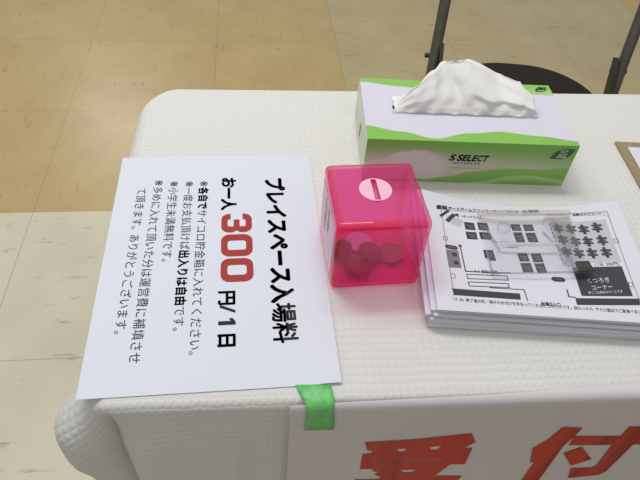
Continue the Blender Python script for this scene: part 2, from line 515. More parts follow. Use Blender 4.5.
tc = nt.nodes.new('ShaderNodeTexCoord'); mp = nt.nodes.new('ShaderNodeMapping'); mp.inputs['Scale'].default_value = (60, 60, 4)
nz = nt.nodes.new('ShaderNodeTexNoise'); nz.inputs['Scale'].default_value = 1.0
rp = nt.nodes.new('ShaderNodeValToRGB')
rp.color_ramp.elements[0].position = 0.33; rp.color_ramp.elements[0].color = lin(160, 40, 32)  # darker streaks are the shade of folds painted into the red
rp.color_ramp.elements[1].position = 0.55; rp.color_ramp.elements[1].color = lin(200, 52, 42)
nt.links.new(tc.outputs['Object'], mp.inputs[0]); nt.links.new(mp.outputs[0], nz.inputs['Vector']); nt.links.new(nz.outputs['Fac'], rp.inputs[0]); nt.links.new(rp.outputs[0], b.inputs['Base Color'])
b.inputs['Roughness'].default_value = 0.5
M['red_brush'] = m
UKE = [(0.2445, -0.0621), (0.2649, -0.0614), (0.2905, -0.06), (0.3385, -0.0525), (0.3467, -0.07), (0.3376, -0.0813), (0.3466, -0.0821), (0.3482, -0.1172), (0.3338, -0.1158), (0.3233, -0.1421), (0.352, -0.1452), (0.3488, -0.1643), (0.326, -0.188), (0.356, -0.206), (0.352, -0.224), (0.312, -0.213), (0.272, -0.226), (0.250, -0.222), (0.252, -0.208), (0.290, -0.192), (0.2697, -0.164), (0.2462, -0.1626), (0.2434, -0.1427), (0.2684, -0.1443), (0.2688, -0.138), (0.2614, -0.1323), (0.2673, -0.1268), (0.2591, -0.1242), (0.2589, -0.1188), (0.2464, -0.1187), (0.2455, -0.0858), (0.2546, -0.0856), (0.2539, -0.0801), (0.2487, -0.0781)]
UKE_H = [[(0.2754, -0.0778), (0.2833, -0.0775), (0.2852, -0.0841), (0.2788, -0.0851)], [(0.3051, -0.0768), (0.3161, -0.0741), (0.3145, -0.083), (0.3089, -0.0841)],
         [(0.2666, -0.1051), (0.3256, -0.1034), (0.3266, -0.1058), (0.2673, -0.1068)], [(0.2852, -0.1245), (0.3049, -0.1247), (0.2975, -0.1319), (0.29, -0.1311)]]
TSUKE = [[(0.4202, -0.0467), (0.4395, -0.0497), (0.4387, -0.0612), (0.4349, -0.0857), (0.4405, -0.2246), (0.4207, -0.2257), (0.418, -0.1182), (0.4143, -0.1208), (0.406, -0.0886), (0.4149, -0.0706)],
         [(0.4381, -0.0658), (0.4843, -0.0696), (0.484, -0.0507), (0.5056, -0.0526), (0.5056, -0.071), (0.524, -0.072), (0.524, -0.0905), (0.5052, -0.0882), (0.5043, -0.1486), (0.5001, -0.1579), (0.4686, -0.1624), (0.4621, -0.1379), (0.4841, -0.1389), (0.4874, -0.1342), (0.4837, -0.0872), (0.4399, -0.0845)],
         [(0.4408, -0.1012), (0.4547, -0.0891), (0.4754, -0.1179), (0.4596, -0.1314)]]
inv_b = None
mb = MB()
fb = lambda u, z: banner_pt(u, z, 0.0007)
mb.poly(UKE, UKE_H, fb)
o = mb.build('lettering', M['red_brush']); adopt(o, banner); o['label'] = 'big red first character of the banner'
mb = MB()
for q in TSUKE: mb.poly(q, (), fb)
o = mb.build('lettering', M['red_brush']); adopt(o, banner); o['label'] = 'big red second character of the banner'

# ------------------------------------------------------------------ green tape over the table edge
mb = MB()
prof = []
L = [((0.1838, -0.2944), 0.0012), ((0.1870, -0.3020), 0.0013)]
def tape_row(ul, ur, v, z): return [tab(ul + (ur - ul) * k / 6, v, z + 0.0003 * math.sin(k * 2.1)) for k in range(7)]
rows = [tape_row(0.1825, 0.2110, -0.2900, 0.0018), tape_row(0.1850, 0.2125, -0.2960, 0.0018), tape_row(0.1880, 0.2130, -0.3025, 0.0022)]
for k in range(1, 8):
    a = math.pi / 2 * k / 7
    rows.append(tape_row(0.1890 + 0.0018 * k / 7, 0.2132, -0.3025 - 0.0090 * math.sin(a), 0.0022 - 0.0095 * (1 - math.cos(a))))
rows += [tape_row(0.1906, 0.2138, -0.3122, -0.0150), tape_row(0.1904, 0.2146, -0.3126, -0.0235), tape_row(0.1902, 0.2152, -0.3128, -0.0330)]
V = [p for r in rows for p in r]
F = [(i*7+k, (i+1)*7+k, (i+1)*7+k+1, i*7+k+1) for i in range(len(rows)-1) for k in range(6)]
mb.add(V, F, 0, True)
o = mb.build('masking_tape', M['tape']); so = o.modifiers.new('t', 'SOLIDIFY'); so.thickness = 0.00025; so.offset = 1
tag(o, 'short strip of green masking tape holding the banner to the table edge', 'tape')

# ------------------------------------------------------------------ price sheet (landscape A4 turned sideways)
mb = MB(); NX, NY = 21, 30
def sheet_z(a, b):                              # a across 0..0.21 (world +x), b down the lines 0..0.297 (world -y)
    return 0.0010 + 0.0022 * sstep(0.17, 0.21, a) * sstep(0.20, 0.297, b)
V = [(0.21 * i / NX, -0.297 * j / NY, sheet_z(0.21 * i / NX, 0.297 * j / NY)) for j in range(NY + 1) for i in range(NX + 1)]
F = [(j*(NX+1)+i, (j+1)*(NX+1)+i, (j+1)*(NX+1)+i+1, j*(NX+1)+i+1) for j in range(NY) for i in range(NX)]
mb.add(V, F, 0, False)
price = empty('price_sheet', (0, 0, TZ))
tag(price, 'white sheet of admission prices with a large red 300 lying at the table corner', 'sheet of paper')
o = mb.build('paper', M['price_paper'], price); so = o.modifiers.new('t', 'SOLIDIFY'); so.thickness = 0.0002; so.offset = -1
ps = lambda along, up: (up / 1000, -along / 1000, sheet_z(up / 1000, along / 1000) + 0.0003)
def line(text, x0, x1, cy, h, bold, m, nm='lettering', n=None, **k):
    mb = MB(); write(mb, text, ps, x0, (x1 - x0) / (n or len(text)), cy, h, bold, **k)
    return mb.build(nm, m, price)
mb = MB()
title = 'プレイスペース入場料'
pit = (255.5 - 38.5) / 10
for i_, ch in enumerate(title): write(mb, ch, ps, 38.5 + i_ * pit, pit, 167.2, 23.0, 0.024 if ch in '場料' else 0.046)
mb.build('lettering', M['ink'], price)['label'] = 'bold black title line'
mb = MB()
write(mb, 'お一人', ps, 36.8, 17.4, 117.7, 17.0, 0.044)
mb.build('lettering', M['ink'], price)['label'] = 'bold black words before the red figures'
mb = MB()
write(mb, '円', ps, 195.0, 17.6, 116.8, 17.0, 0.036)
mb.poly([(211.5, 110.2), (214.6, 110.2), (221.0, 124.0), (218.0, 124.0)], (), ps)          # the slash
mb.poly([(229.5, 109.0), (233.6, 109.0), (233.6, 124.2), (230.6, 124.2), (226.6, 121.6), (226.6, 118.2), (229.5, 120.0)], (), ps)   # the 1
write(mb, '日', ps, 240.6, 17.8, 116.8, 17.2, 0.036)
mb.build('lettering', M['ink'], price)['label'] = 'bold black words after the red figures'
# the red figures: rounded heavy grotesque numerals
def rrect(x0, x1, y0, y1, r, n=6):
    P = []
    for cx, cy, a0 in ((x1-r, y0+r, -90), (x1-r, y1-r, 0), (x0+r, y1-r, 90), (x0+r, y0+r, 180)):
        for k in range(n + 1):
            a = math.radians(a0 + 90 * k / n); P.append((cx + r * math.cos(a), cy + r * math.sin(a)))
    return P
Y0, Y1 = 110.4, 141.2
for (x0, x1) in ((124.4, 153.6), (156.4, 185.4)):
    mb = MB(); mb.poly(rrect(x0, x1, Y0, Y1, 8.5), [rrect(x0 + 8.3, x1 - 8.3, Y0 + 6.3, Y1 - 6.3, 3.0)], ps)
    mb.build('lettering', M['red_ink'], price)['label'] = 'red figure nought'
mb = MB()
x0, x1 = 94.8, 121.4
arc = lambda cx, cy, r, a0, a1, n=6: [(cx + r * math.cos(math.radians(a0 + (a1-a0)*k/n)), cy + r * math.sin(math.radians(a0 + (a1-a0)*k/n))) for k in range(n+1)]
ym = (Y0 + Y1) / 2
P = [(x0, Y1 - 9.3)] + arc(x0 + 8, Y1 - 8, 8, 180, 90) + arc(x1 - 8, Y1 - 8, 8, 90, 0) + [(x1, ym + 4.0), (x1 - 2.6, ym), (x1, ym - 4.0)] + arc(x1 - 8, Y0 + 8, 8, 0, -90) + arc(x0 + 8, Y0 + 8, 8, -90, -180) + [(x0, Y0 + 9.3), (x0 + 8, Y0 + 9.3)] \
    + arc(x0 + 10, Y0 + 8.2, 2, 180, 270, 3) + arc(x1 - 10.2, Y0 + 8.2, 2, -90, 0, 3) + [(x1 - 8.2, ym - 3.4), (x1 - 10, ym - 2.9), (x0 + 8.5, ym - 2.9), (x0 + 8.5, ym + 2.9), (x1 - 10, ym + 2.9), (x1 - 8.2, ym + 3.4)] \
    + arc(x1 - 10.2, Y1 - 8.2, 2, 0, 90, 3) + arc(x0 + 10, Y1 - 8.2, 2, 90, 180, 3) + [(x0 + 8, Y1 - 9.3)]
mb.poly(P, (), ps)
mb.build('lettering', M['red_ink'], price)['label'] = 'red figure three'
def runs(parts, x0, x1, cy0, cy1, h, total):
    """lines of note text; bold runs are heavier; the line drifts from cy0 to cy1 as the printed sheet does"""
    pit = (x1 - x0) / total; i = 0
    mb = MB()
    for t, bold in parts:
        for ch in t:
            f = i / total
            write(mb, ch, ps, x0 + i * pit, pit * 0.98, cy0 + (cy1 - cy0) * f, h, 0.036 if bold else 0.0, mi=0 if bold else 1)
            i += 1
    mb.build('lettering', [M['ink'], M['thin_ink']], price)
runs([('※', 0), ('各自で', 1), ('サイコロ貯金箱に入れてください。', 0)], 41.2, 269.5, 91.0, 89.6, 11.0, 20)
runs([('※一度お支払頂けば', 0), ('出入りは自由', 1), ('です。', 0)], 41.2, 244.5, 75.4, 75.0, 11.0, 18)
runs([('※小学生未満無料です。', 0)], 40.6, 164.5, 59.2, 59.2, 11.0, 11)
runs([('※多めに入れて頂いた分は運営費に補填させ', 0)], 38.4, 268.0, 43.0, 41.2, 11.2, 20)
runs([('て頂きます。ありがとうございます。', 0)], 51.4, 245.0, 26.4, 26.0, 11.0, 17)

# ------------------------------------------------------------------ pink acrylic coin box shaped like a die
S = 0.0838
BX, BY, BT = 0.2527, -0.1572, 0.0215
M['pink'] = clear('pink_acrylic', (0.998, 0.66, 0.86), diffuse=(0.98, 0.06, 0.36, 1), dmix=0.16)
M['pink_edge'] = clear('pink_acrylic_edge', (0.99, 0.50, 0.62), diffuse=(0.98, 0.05, 0.10, 1), dmix=0.10, rim=0.75)
money = empty('coin_box', (BX, BY, TZ + 0.0004), BT)
tag(money, 'transparent pink die-shaped coin box beside the price sheet', 'coin box')
def rounded_cube(half, r, z0, seg, flip=False):
    bm = bmesh.new(); bmesh.ops.create_cube(bm, size=2 * half)
    bmesh.ops.translate(bm, verts=bm.verts, vec=(0, 0, half + z0))
    res = bmesh.ops.bevel(bm, geom=list(bm.edges), offset=r, segments=seg, affect='EDGES', profile=0.5)
    for f in bm.faces:
        f.smooth = max(abs(f.normal.x), abs(f.normal.y), abs(f.normal.z)) < 0.9999
        f.material_index = 0 if flip or max(abs(f.normal.x), abs(f.normal.y), abs(f.normal.z)) > 0.9999 else 1
    if flip: bmesh.ops.reverse_faces(bm, faces=bm.faces)
    return bm
bm = rounded_cube(S / 2, 0.0055, 0, 4)
me2 = bpy.data.meshes.new('inner'); b2 = rounded_cube(S / 2 - 0.0026, 0.0045, 0.0026, 3, True); b2.to_mesh(me2); b2.free()
bm.from_mesh(me2); bpy.data.meshes.remove(me2)
# the slot through the top wall: cut both skins and line the hole
me = bpy.data.meshes.new('shell'); bm.to_mesh(me); bm.free()
me.materials.append(M['pink']); me.materials.append(M['pink_edge'])
shell = bpy.data.objects.new('shell', me); COL.objects.link(shell)
SLX, SLY = 0.0021, 0.0135                       # half-sizes of the slot
cut = bpy.data.meshes.new('cut'); bmc = bmesh.new(); bmesh.ops.create_cube(bmc, size=1)
bmesh.ops.scale(bmc, vec=(2*SLX, 2*SLY, 0.03), verts=bmc.verts); bmesh.ops.translate(bmc, vec=(-0.001, 0.0035, S), verts=bmc.verts)
for f in bmc.faces: f.material_index = 1
bmc.to_mesh(cut); bmc.free(); cut.materials.append(M['pink']); cut.materials.append(M['pink_edge'])
cuto = bpy.data.objects.new('cut', cut); COL.objects.link(cuto)
md = shell.modifiers.new('slot', 'BOOLEAN'); md.object = cuto; md.operation = 'DIFFERENCE'; md.solver = 'EXACT'
dg = bpy.context.evaluated_depsgraph_get()
nm = bpy.data.meshes.new_from_object(shell.evaluated_get(dg))
shell.modifiers.clear(); shell.data = nm; nm.name = 'shell'
bpy.data.objects.remove(cuto); bpy.data.meshes.remove(cut)
shell.parent = money
# round label with the slot cut out of it
M['pink_label'] = mat('pale_pink_label', lin(243, 190, 214), 0.5)
mb = MB()
sx, sy = -0.001, 0.0035
circ = [(sx + 0.0148 * math.cos(2*math.pi*k/40), sy + 0.0148 * math.sin(2*math.pi*k/40)) for k in range(40)]
hole = [(sx - SLX - 0.0004, sy - SLY), (sx + SLX + 0.0004, sy - SLY), (sx + SLX + 0.0004, sy + SLY), (sx - SLX - 0.0004, sy + SLY)]
mb.poly(circ, [hole], lambda a, b: (a, b, S + 0.00025))
mb.build('round_sticker', M['pink_label'], money)['label'] = 'pale pink round sticker around the coin slot'
mb = MB()
for (a, b, c, d) in ((-SLX, SLX, SLY - 0.0016, SLY), (-SLX, SLX, -SLY, -SLY + 0.0008), (SLX - 0.0009, SLX, -SLY, SLY), (-SLX, -SLX + 0.0005, -SLY, SLY)):
    mb.box((sx + a, sy + c, S - 0.003), (sx + b, sy + d, S + 0.0003))
mb.build('coin_slot', M['pink_edge'], money)['label'] = 'narrow red rimmed coin slot'
# paper label on the left face with small dark marks
M['side_label'] = mat('whitish_pink_label', lin(238, 206, 222), 0.5)
mb = MB()
mb.add([(-S/2 - 0.0003, a, b) for a, b in ((0.034, 0.010), (-0.033, 0.010), (-0.033, 0.074), (0.034, 0.074))], [(0, 1, 2, 3)], 0)
rs = random.Random(3)
for row, (yy, n_) in enumerate(((0.012, 7), (-0.004, 5))):
    for k in range(n_):
        z = 0.064 - k * 0.0058
        w = 0.0035 + 0.003 * rs.random()
        mb.add([(-S/2 - 0.0006, yy + a * w, z + b * 0.0036) for a, b in ((0.5, 0), (-0.5, 0), (-0.5, 1), (0.5, 1))], [(0, 1, 2, 3)], 1)
mb.build('side_label', [M['side_label'], mat('faint_print', lin(170, 150, 160), 0.6)], money)['label'] = 'whitish label with faint print on the left face'

# coins inside
def make_coin():
    bm = bmesh.new(); prof = [(0, 0.0), (0.0128, 0.0), (0.0132, 0.0003), (0.0132, 0.0015), (0.0128, 0.0018), (0.0120, 0.0018), (0.0117, 0.00155), (0.0, 0.00155)]
    N = 36; rows = []
    for r, z in prof:
        rows.append([bm.verts.new((0, 0, z))] if r == 0 else [bm.verts.new((r * math.cos(2*math.pi*k/N), r * math.sin(2*math.pi*k/N), z)) for k in range(N)])
    for a, b in zip(rows, rows[1:]):
        for k in range(N):
            j = (k + 1) % N
            if len(a) == 1: bm.faces.new((a[0], b[j], b[k]))
            elif len(b) == 1: bm.faces.new((a[k], a[j], b[0]))
            else: bm.faces.new((a[k], a[j], b[j], b[k]))
    # raised device: a ring of petals
    for q in range(5):
        a0 = 2 * math.pi * q / 5
        vs_ = [bm.verts.new((0.0050 * math.cos(a0) + 0.0032 * math.cos(t), 0.0050 * math.sin(a0) + 0.0032 * math.sin(t), 0.00175)) for t in [2*math.pi*k/10 for k in range(10)]]
        bm.faces.new(vs_)
    me = bpy.data.meshes.new('coin'); bm.to_mesh(me); bm.free()
    return me
M['coin'] = mottled('worn_nickel_brass', lin(104, 84, 70), lin(136, 112, 92), 220, 0.42, metal=0.35)
M['coin2'] = mottled('worn_bronze', lin(112, 84, 62), lin(150, 112, 80), 220, 0.42, metal=0.35)
cm = make_coin(); cm.materials.append(M['coin'])
M['coin3'] = mottled('dull_aluminium', lin(196, 186, 188), lin(212, 204, 206), 220, 0.5)  # pale coin colour stands in for a reflection inside the box
cm3 = cm.copy(); cm3.materials.clear(); cm3.materials.append(M['coin3'])
cm2 = cm.copy(); cm2.materials.clear(); cm2.materials.append(M['coin2'])
ZF = TZ + 0.0032
coins = [  # x, y, z above the box floor, tilt x, tilt y, mesh, scale, label
    (0.2755, -0.1610, 0.0022, 0.10, -0.08, cm, 0.95, 'dark coin at the right end of the pile in the pink box'),
    (0.2560, -0.1600, 0.0040, 0.20, 0.10, cm, 0.95, 'coin in the middle of the pile, overlapped by its neighbours, in the pink box'),
    (0.2405, -0.1762, 0.0030, 0.22, 0.06, cm2, 1.00, 'coppery coin lying nearest the front wall of the pink box'),
    (0.2275, -0.1575, 0.0060, 0.10, 0.55, cm, 0.80, 'small tilted coin leaning at the left wall of the pink box'),
    (0.2470, -0.1435, 0.0004, 0.0, 0.0, cm3, 1.0, 'pale coin lying flat behind the pile near the back of the pink box')]
for i, (x, y, z, ax, ay, m_, s_, lab) in enumerate(coins):
    o = bpy.data.objects.new('coin', m_); COL.objects.link(o)
    o.location = (x, y, ZF + z); o.rotation_euler = (ax, ay, i * 1.3); o.scale = (s_, s_, s_)
    tag(o, lab, 'coin', 'coins in the pink coin box')

# ------------------------------------------------------------------ tissue box
TX, TY, TT, TW, TD, THH = 0.2652, -0.0446, -0.0778, 0.2308, 0.1183, 0.0572
box = empty('tissue_box', (TX, TY, TZ), TT)
tag(box, 'white and green cardboard tissue box at the back edge of the table', 'tissue box')
m, nt, b = new_mat('printed_card')
at_ = nt.nodes.new('ShaderNodeVertexColor'); at_.layer_name = 'print'
nt.links.new(at_.outputs['Color'], b.inputs['Base Color'])
b.inputs['Roughness'].default_value = 0.38; b.inputs['Specular IOR Level'].default_value = 0.4
M['card'] = m
LAV, GRN, GRN2, PALE = lin(218, 214, 230), lin(138, 196, 92), lin(126, 182, 76), lin(176, 208, 140)
def mixc(a, b, t): t = min(1, max(0, t)); return tuple(a[i] + (b[i] - a[i]) * t for i in range(4))
def interp(pts, x):
    if x <= pts[0][0]: return pts[0][1]
    for (a, b), (c, d) in zip(pts, pts[1:]):
        if x <= c:
            t = (x - a) / (c - a); t = t * t * (3 - 2 * t); return b + (d - b) * t
    return pts[-1][1]
aa = lambda d: d / 0.0006 + 0.5
def top_col(x, y):
    c = LAV
    back = interp([(0, 0.1100), (0.047, 0.1030), (0.10, 0.092), (0.15, 0.095), (0.178, 0.0985), (0.231, 0.0962)], x)
    fr = interp([(0, 0.0235), (0.036, 0.0150), (0.073, 0.0045)], x) if x < 0.073 else interp([(0.073, 0.0045), (0.113, 0.0158), (0.1474, 0.0205), (0.191, 0.0150), (0.231, 0.0085)], x)
    g = mixc(GRN, PALE, (x - 0.15) / 0.08 * sstep(0.118, 0.095, y))
    c = mixc(c, g, aa(y - back))
    c = mixc(c, mixc(GRN, GRN2, 0.3), aa(fr - y))
    return c
def front_col(x, z):                            # z from 0 (bottom) to THH
    d = THH - z
    base = mixc(lin(206, 198, 184), lin(190, 196, 164), sstep(0.04, 0.2, x) * 0.7)
    g1 = GRN2
    # upper green fading downwards, a pale swoosh cutting in from the left
    up = interp([(0, 0.020), (0.05, 0.017), (0.10, 0.020), (0.17, 0.022), (0.231, 0.026)], x)
    c = mixc(g1, base, sstep(up * 0.25, up * 1.7, d))
    sw = interp([(0, 0.0295), (0.017, 0.0265), (0.037, 0.0150), (0.06, 0.011), (0.09, 0.016)], x)
    if x < 0.1: c = mixc(c, mixc(base, lin(226, 214, 220), 0.6), aa(d - sw) * sstep(0.1, 0.03, x) * 0.25)
    lo = interp([(0.0, 0.0560), (0.07, 0.0530), (0.0982, 0.0480), (0.1207, 0.0400), (0.1635, 0.0338), (0.195, 0.0345), (0.231, 0.0300)], x)
    c = mixc(c, mixc(GRN2, PALE, sstep(0.02, 0.0, d - lo) * 0.25), aa(d - lo))
    lo2 = interp([(0.10, 0.060), (0.135, 0.0541), (0.167, 0.0453), (0.19, 0.0435), (0.2198, 0.047), (0.24, 0.055)], x)
    c = mixc(c, mixc(PALE, GRN2, sstep(0.0, 0.012, d - lo2)), aa(d - lo2) * 0.8)
    return c
def side_col(y, z):
    c = lin(226, 226, 222)
    w = interp([(0, 0.05), (0.04, 0.042), (0.08, 0.022), (0.118, 0.03)], y)
    return mixc(c, PALE, sstep(w + 0.012, w - 0.004, z) * 0.5 * sstep(0.0, 0.012, z))
mb = MB(); vc = []
SL = dict(x0=0.0325, x1=0.1968, y0=0.0478, y1=0.0700)      # the oval opening in the top
def face(nu, nv, P, colf):
    V = [P(i / nu, j / nv) for j in range(nv + 1) for i in range(nu + 1)]
    mb.add(V, [(j*(nu+1)+i, j*(nu+1)+i+1, (j+1)*(nu+1)+i+1, (j+1)*(nu+1)+i) for j in range(nv) for i in range(nu)], 0)
    for j in range(nv + 1):
        for i in range(nu + 1): vc.append(colf(i / nu, j / nv))
face(231, 118, lambda a, b: (a*TW, b*TD, THH), lambda a, b: top_col(a*TW, b*TD))
face(231, 58, lambda a, b: (a*TW, 0, b*THH), lambda a, b: front_col(a*TW, b*THH))
face(231, 20, lambda a, b: ((1-a)*TW, TD, b*THH), lambda a, b: front_col(a*TW, b*THH))
face(60, 30, lambda a, b: (0, (1-a)*TD, b*THH), lambda a, b: side_col((1-a)*TD, b*THH))
face(60, 30, lambda a, b: (TW, a*TD, b*THH), lambda a, b: side_col(a*TD, b*THH))
face(2, 2, lambda a, b: ((1-a)*TW, b*TD, 0.0003), lambda a, b: LAV)
carton = mb.build('carton', M['card'], box)
ca = carton.data.color_attributes.new('print', 'FLOAT_COLOR', 'POINT')
for i, c in enumerate(vc): ca.data[i].color = c
# opening: flat patch painted dark for the shade inside, and its clear film lips
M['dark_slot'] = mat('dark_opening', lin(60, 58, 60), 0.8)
xs0, xs1, yc = SL['x0'], SL['x1'], 0.0575
def oval(x0, x1, y0, y1, n=24):
    cx, cy, a, b_ = (x0+x1)/2, (y0+y1)/2, (x1-x0)/2, (y1-y0)/2
    return [(cx + a * math.copysign(abs(math.cos(2*math.pi*k/n)) ** 0.5, math.cos(2*math.pi*k/n)), cy + b_ * math.copysign(abs(math.sin(2*math.pi*k/n)) ** 0.7, math.sin(2*math.pi*k/n))) for k in range(n)]
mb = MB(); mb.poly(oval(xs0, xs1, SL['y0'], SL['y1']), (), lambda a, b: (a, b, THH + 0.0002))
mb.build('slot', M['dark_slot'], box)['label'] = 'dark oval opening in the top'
M['film'] = clear('clear_film', (0.94, 0.94, 0.95), ior=1.6, gloss_rough=0.12, diffuse=(0.9, 0.9, 0.92, 1), dmix=0.55)
mb = MB()
N_ = 40; V = []
for i in range(N_ + 1):
    x = xs0 - 0.001 + (xs1 - xs0 + 0.002) * i / N_
    e = math.sin(math.pi * i / N_) ** 0.35
    for (yy, zz) in ((SL['y0'] - 0.001, 0.0004), (SL['y0'] + 0.002, 0.0015 + 0.0015 * e), (SL['y0'] + 0.0035, 0.003 + 0.004 * e)):
        V.append((x, yy, THH + zz))
mb.add(V, [(i*3+k, (i+1)*3+k, (i+1)*3+k+1, i*3+k+1) for i in range(N_) for k in range(2)], 0, True)
mb.build('film', M['film'], box)['label'] = 'clear plastic film lip of the opening'
# printed wordmark, small print and leaf badges
mb = MB()
ff = lambda a, b: (a, -0.0003, b)
cyw = THH - 0.0212
xx = 0.0930
widths = [0.0062, 0.0056, 0.0052, 0.0048, 0.0052, 0.0057, 0.0055]
gaps = [0.0022, 0.0004, 0.0004, 0.0004, 0.0004, 0.0004, 0]
mb = MB()
for ch, w_, g_ in zip('SSELECT', widths, gaps):
    write(mb, ch, ff, xx, w_ / 0.86, cyw, 0.0115, 0.034, fit=True, shear=0.22); xx += w_ + g_
mb.build('lettering', M['ink'], box)['label'] = 'dark slanted wordmark on the front'
mb = MB()
rs = random.Random(9)
for (z, x0, n_, w0, hh) in ((THH - 0.0298, 0.0985, 8, 0.0034, 0.0030), (THH - 0.0358, 0.0945, 16, 0.0019, 0.0011)):
    x = x0
    for k in range(n_):
        w_ = w0 * (0.5 + 0.5 * rs.random())
        mb.add([(x, -0.0003, z), (x + w_, -0.0003, z), (x + w_, -0.0003, z + hh * (0.6 + 0.4 * rs.random())), (x, -0.0003, z + hh * 0.8)], [(0, 1, 2, 3)])
        x += w0 * 1.12
mb.build('small_print', M['toner_mid'], box)
M['dark_green'] = mat('dark_green_print', lin(24, 98, 56), 0.45)
M['badge_white'] = mat('badge_white_print', lin(214, 224, 214), 0.45)
def badge(P, x0, x1, y0, y1, sy_):
    mb = MB()
    w_, h_ = x1 - x0, y1 - y0
    leaf = [(x0, y0)] + arc(x0 + w_*0.45, y1 - h_*0.55, 0, 0, 0, 1)[:0] + [(x0 + w_*0.06, y0 + h_*0.42), (x0 + w_*0.18, y0 + h_*0.72), (x0 + w_*0.38, y0 + h_*0.94), (x0 + w_*0.5, y1), (x1, y1), (x1 - w_*0.05, y0 + h_*0.56), (x1 - w_*0.17, y0 + h_*0.27), (x1 - w_*0.37, y0 + h_*0.05), (x1 - w_*0.5, y0)]
    mb.poly(leaf, (), lambda a, b: P(a, b, 0.0003), 0)
    write(mb, 'S', lambda a, b: P(a, b, 0.0005), x0 + w_*0.32, w_*0.46, y0 + h_*0.62, h_*0.80, 0.06, mi=1, fit=True)
    for k in range(5):
        xx = x0 + w_ * (0.27 + 0.09 * k)
        mb.poly([(xx, y0 + h_*0.13), (xx + w_*0.06, y0 + h_*0.13), (xx + w_*0.06, y0 + h_*0.27), (xx, y0 + h_*0.27)], (), lambda a, b: P(a, b, 0.0005), 1)
    mb.build('badge', [M['dark_green'], M['badge_white']], box)['label'] = 'dark green leaf badge with a white S'
badge(lambda a, b, o: (a, -o, b), 0.2035, 0.2275, THH - 0.0185, THH - 0.0045, 1)
badge(lambda a, b, o: (a, b, THH + o), 0.2105, 0.2265, 0.1035, 0.1140, 1)
mb = MB()
for k in range(5):
    mb.add([(-0.0003, 0.060 - a * 0.004, 0.030 - k * 0.0035 + b * 0.002) for a, b in ((-1, 0), (1, 0), (1, 1), (-1, 1))], [(0, 1, 2, 3)])
mb.build('small_print', M['toner_mid'], box)

# ------------------------------------------------------------------ the tissue pulled out of it
m = bpy.data.materials.new('tissue_paper'); m.use_nodes = True
nt = m.node_tree; nt.nodes.clear()
out = nt.nodes.new('ShaderNodeOutputMaterial'); df = nt.nodes.new('ShaderNodeBsdfDiffuse'); tl = nt.nodes.new('ShaderNodeBsdfTranslucent'); mx = nt.nodes.new('ShaderNodeMixShader')
df.inputs['Color'].default_value = lin(248, 247, 246); tl.inputs['Color'].default_value = lin(250, 249, 247); mx.inputs[0].default_value = 0.12
tc = nt.nodes.new('ShaderNodeTexCoord'); nz = nt.nodes.new('ShaderNodeTexNoise'); nz.inputs['Scale'].default_value = 70; nz.inputs['Detail'].default_value = 5
bp = nt.nodes.new('ShaderNodeBump'); bp.inputs['Strength'].default_value = 0.35; bp.inputs['Distance'].default_value = 0.002
nt.links.new(tc.outputs['Object'], nz.inputs['Vector']); nt.links.new(nz.outputs['Fac'], bp.inputs['Height']); nt.links.new(bp.outputs[0], df.inputs['Normal'])
nt.links.new(df.outputs[0], mx.inputs[1]); nt.links.new(tl.outputs[0], mx.inputs[2]); nt.links.new(mx.outputs[0], out.inputs[0])
M['tissue'] = m
RIDGE_Y = [(0.0345, 0.060), (0.055, 0.066), (0.077, 0.085), (0.0905, 0.102), (0.155, 0.102), (0.1793, 0.085), (0.1830, 0.075), (0.196, 0.063)]
RIDGE = [(0.0345, 0.001), (0.0373, 0.002), (0.0545, 0.021), (0.0769, 0.031), (0.0905, 0.0345), (0.0972, 0.0352), (0.1168, 0.038), (0.1202, 0.038), (0.1338, 0.0324), (0.1550, 0.0230), (0.1793, 0.0223), (0.1830, 0.0190), (0.1930, 0.0150), (0.1950, 0.005)]
def ridge(x):
    for (a, b), (c, d) in zip(RIDGE, RIDGE[1:]):
        if x <= c: return b + (d - b) * max(0, (x - a) / (c - a))
    return RIDGE[-1][1]
mb = MB()
NU, NV = 110, 44
V = []
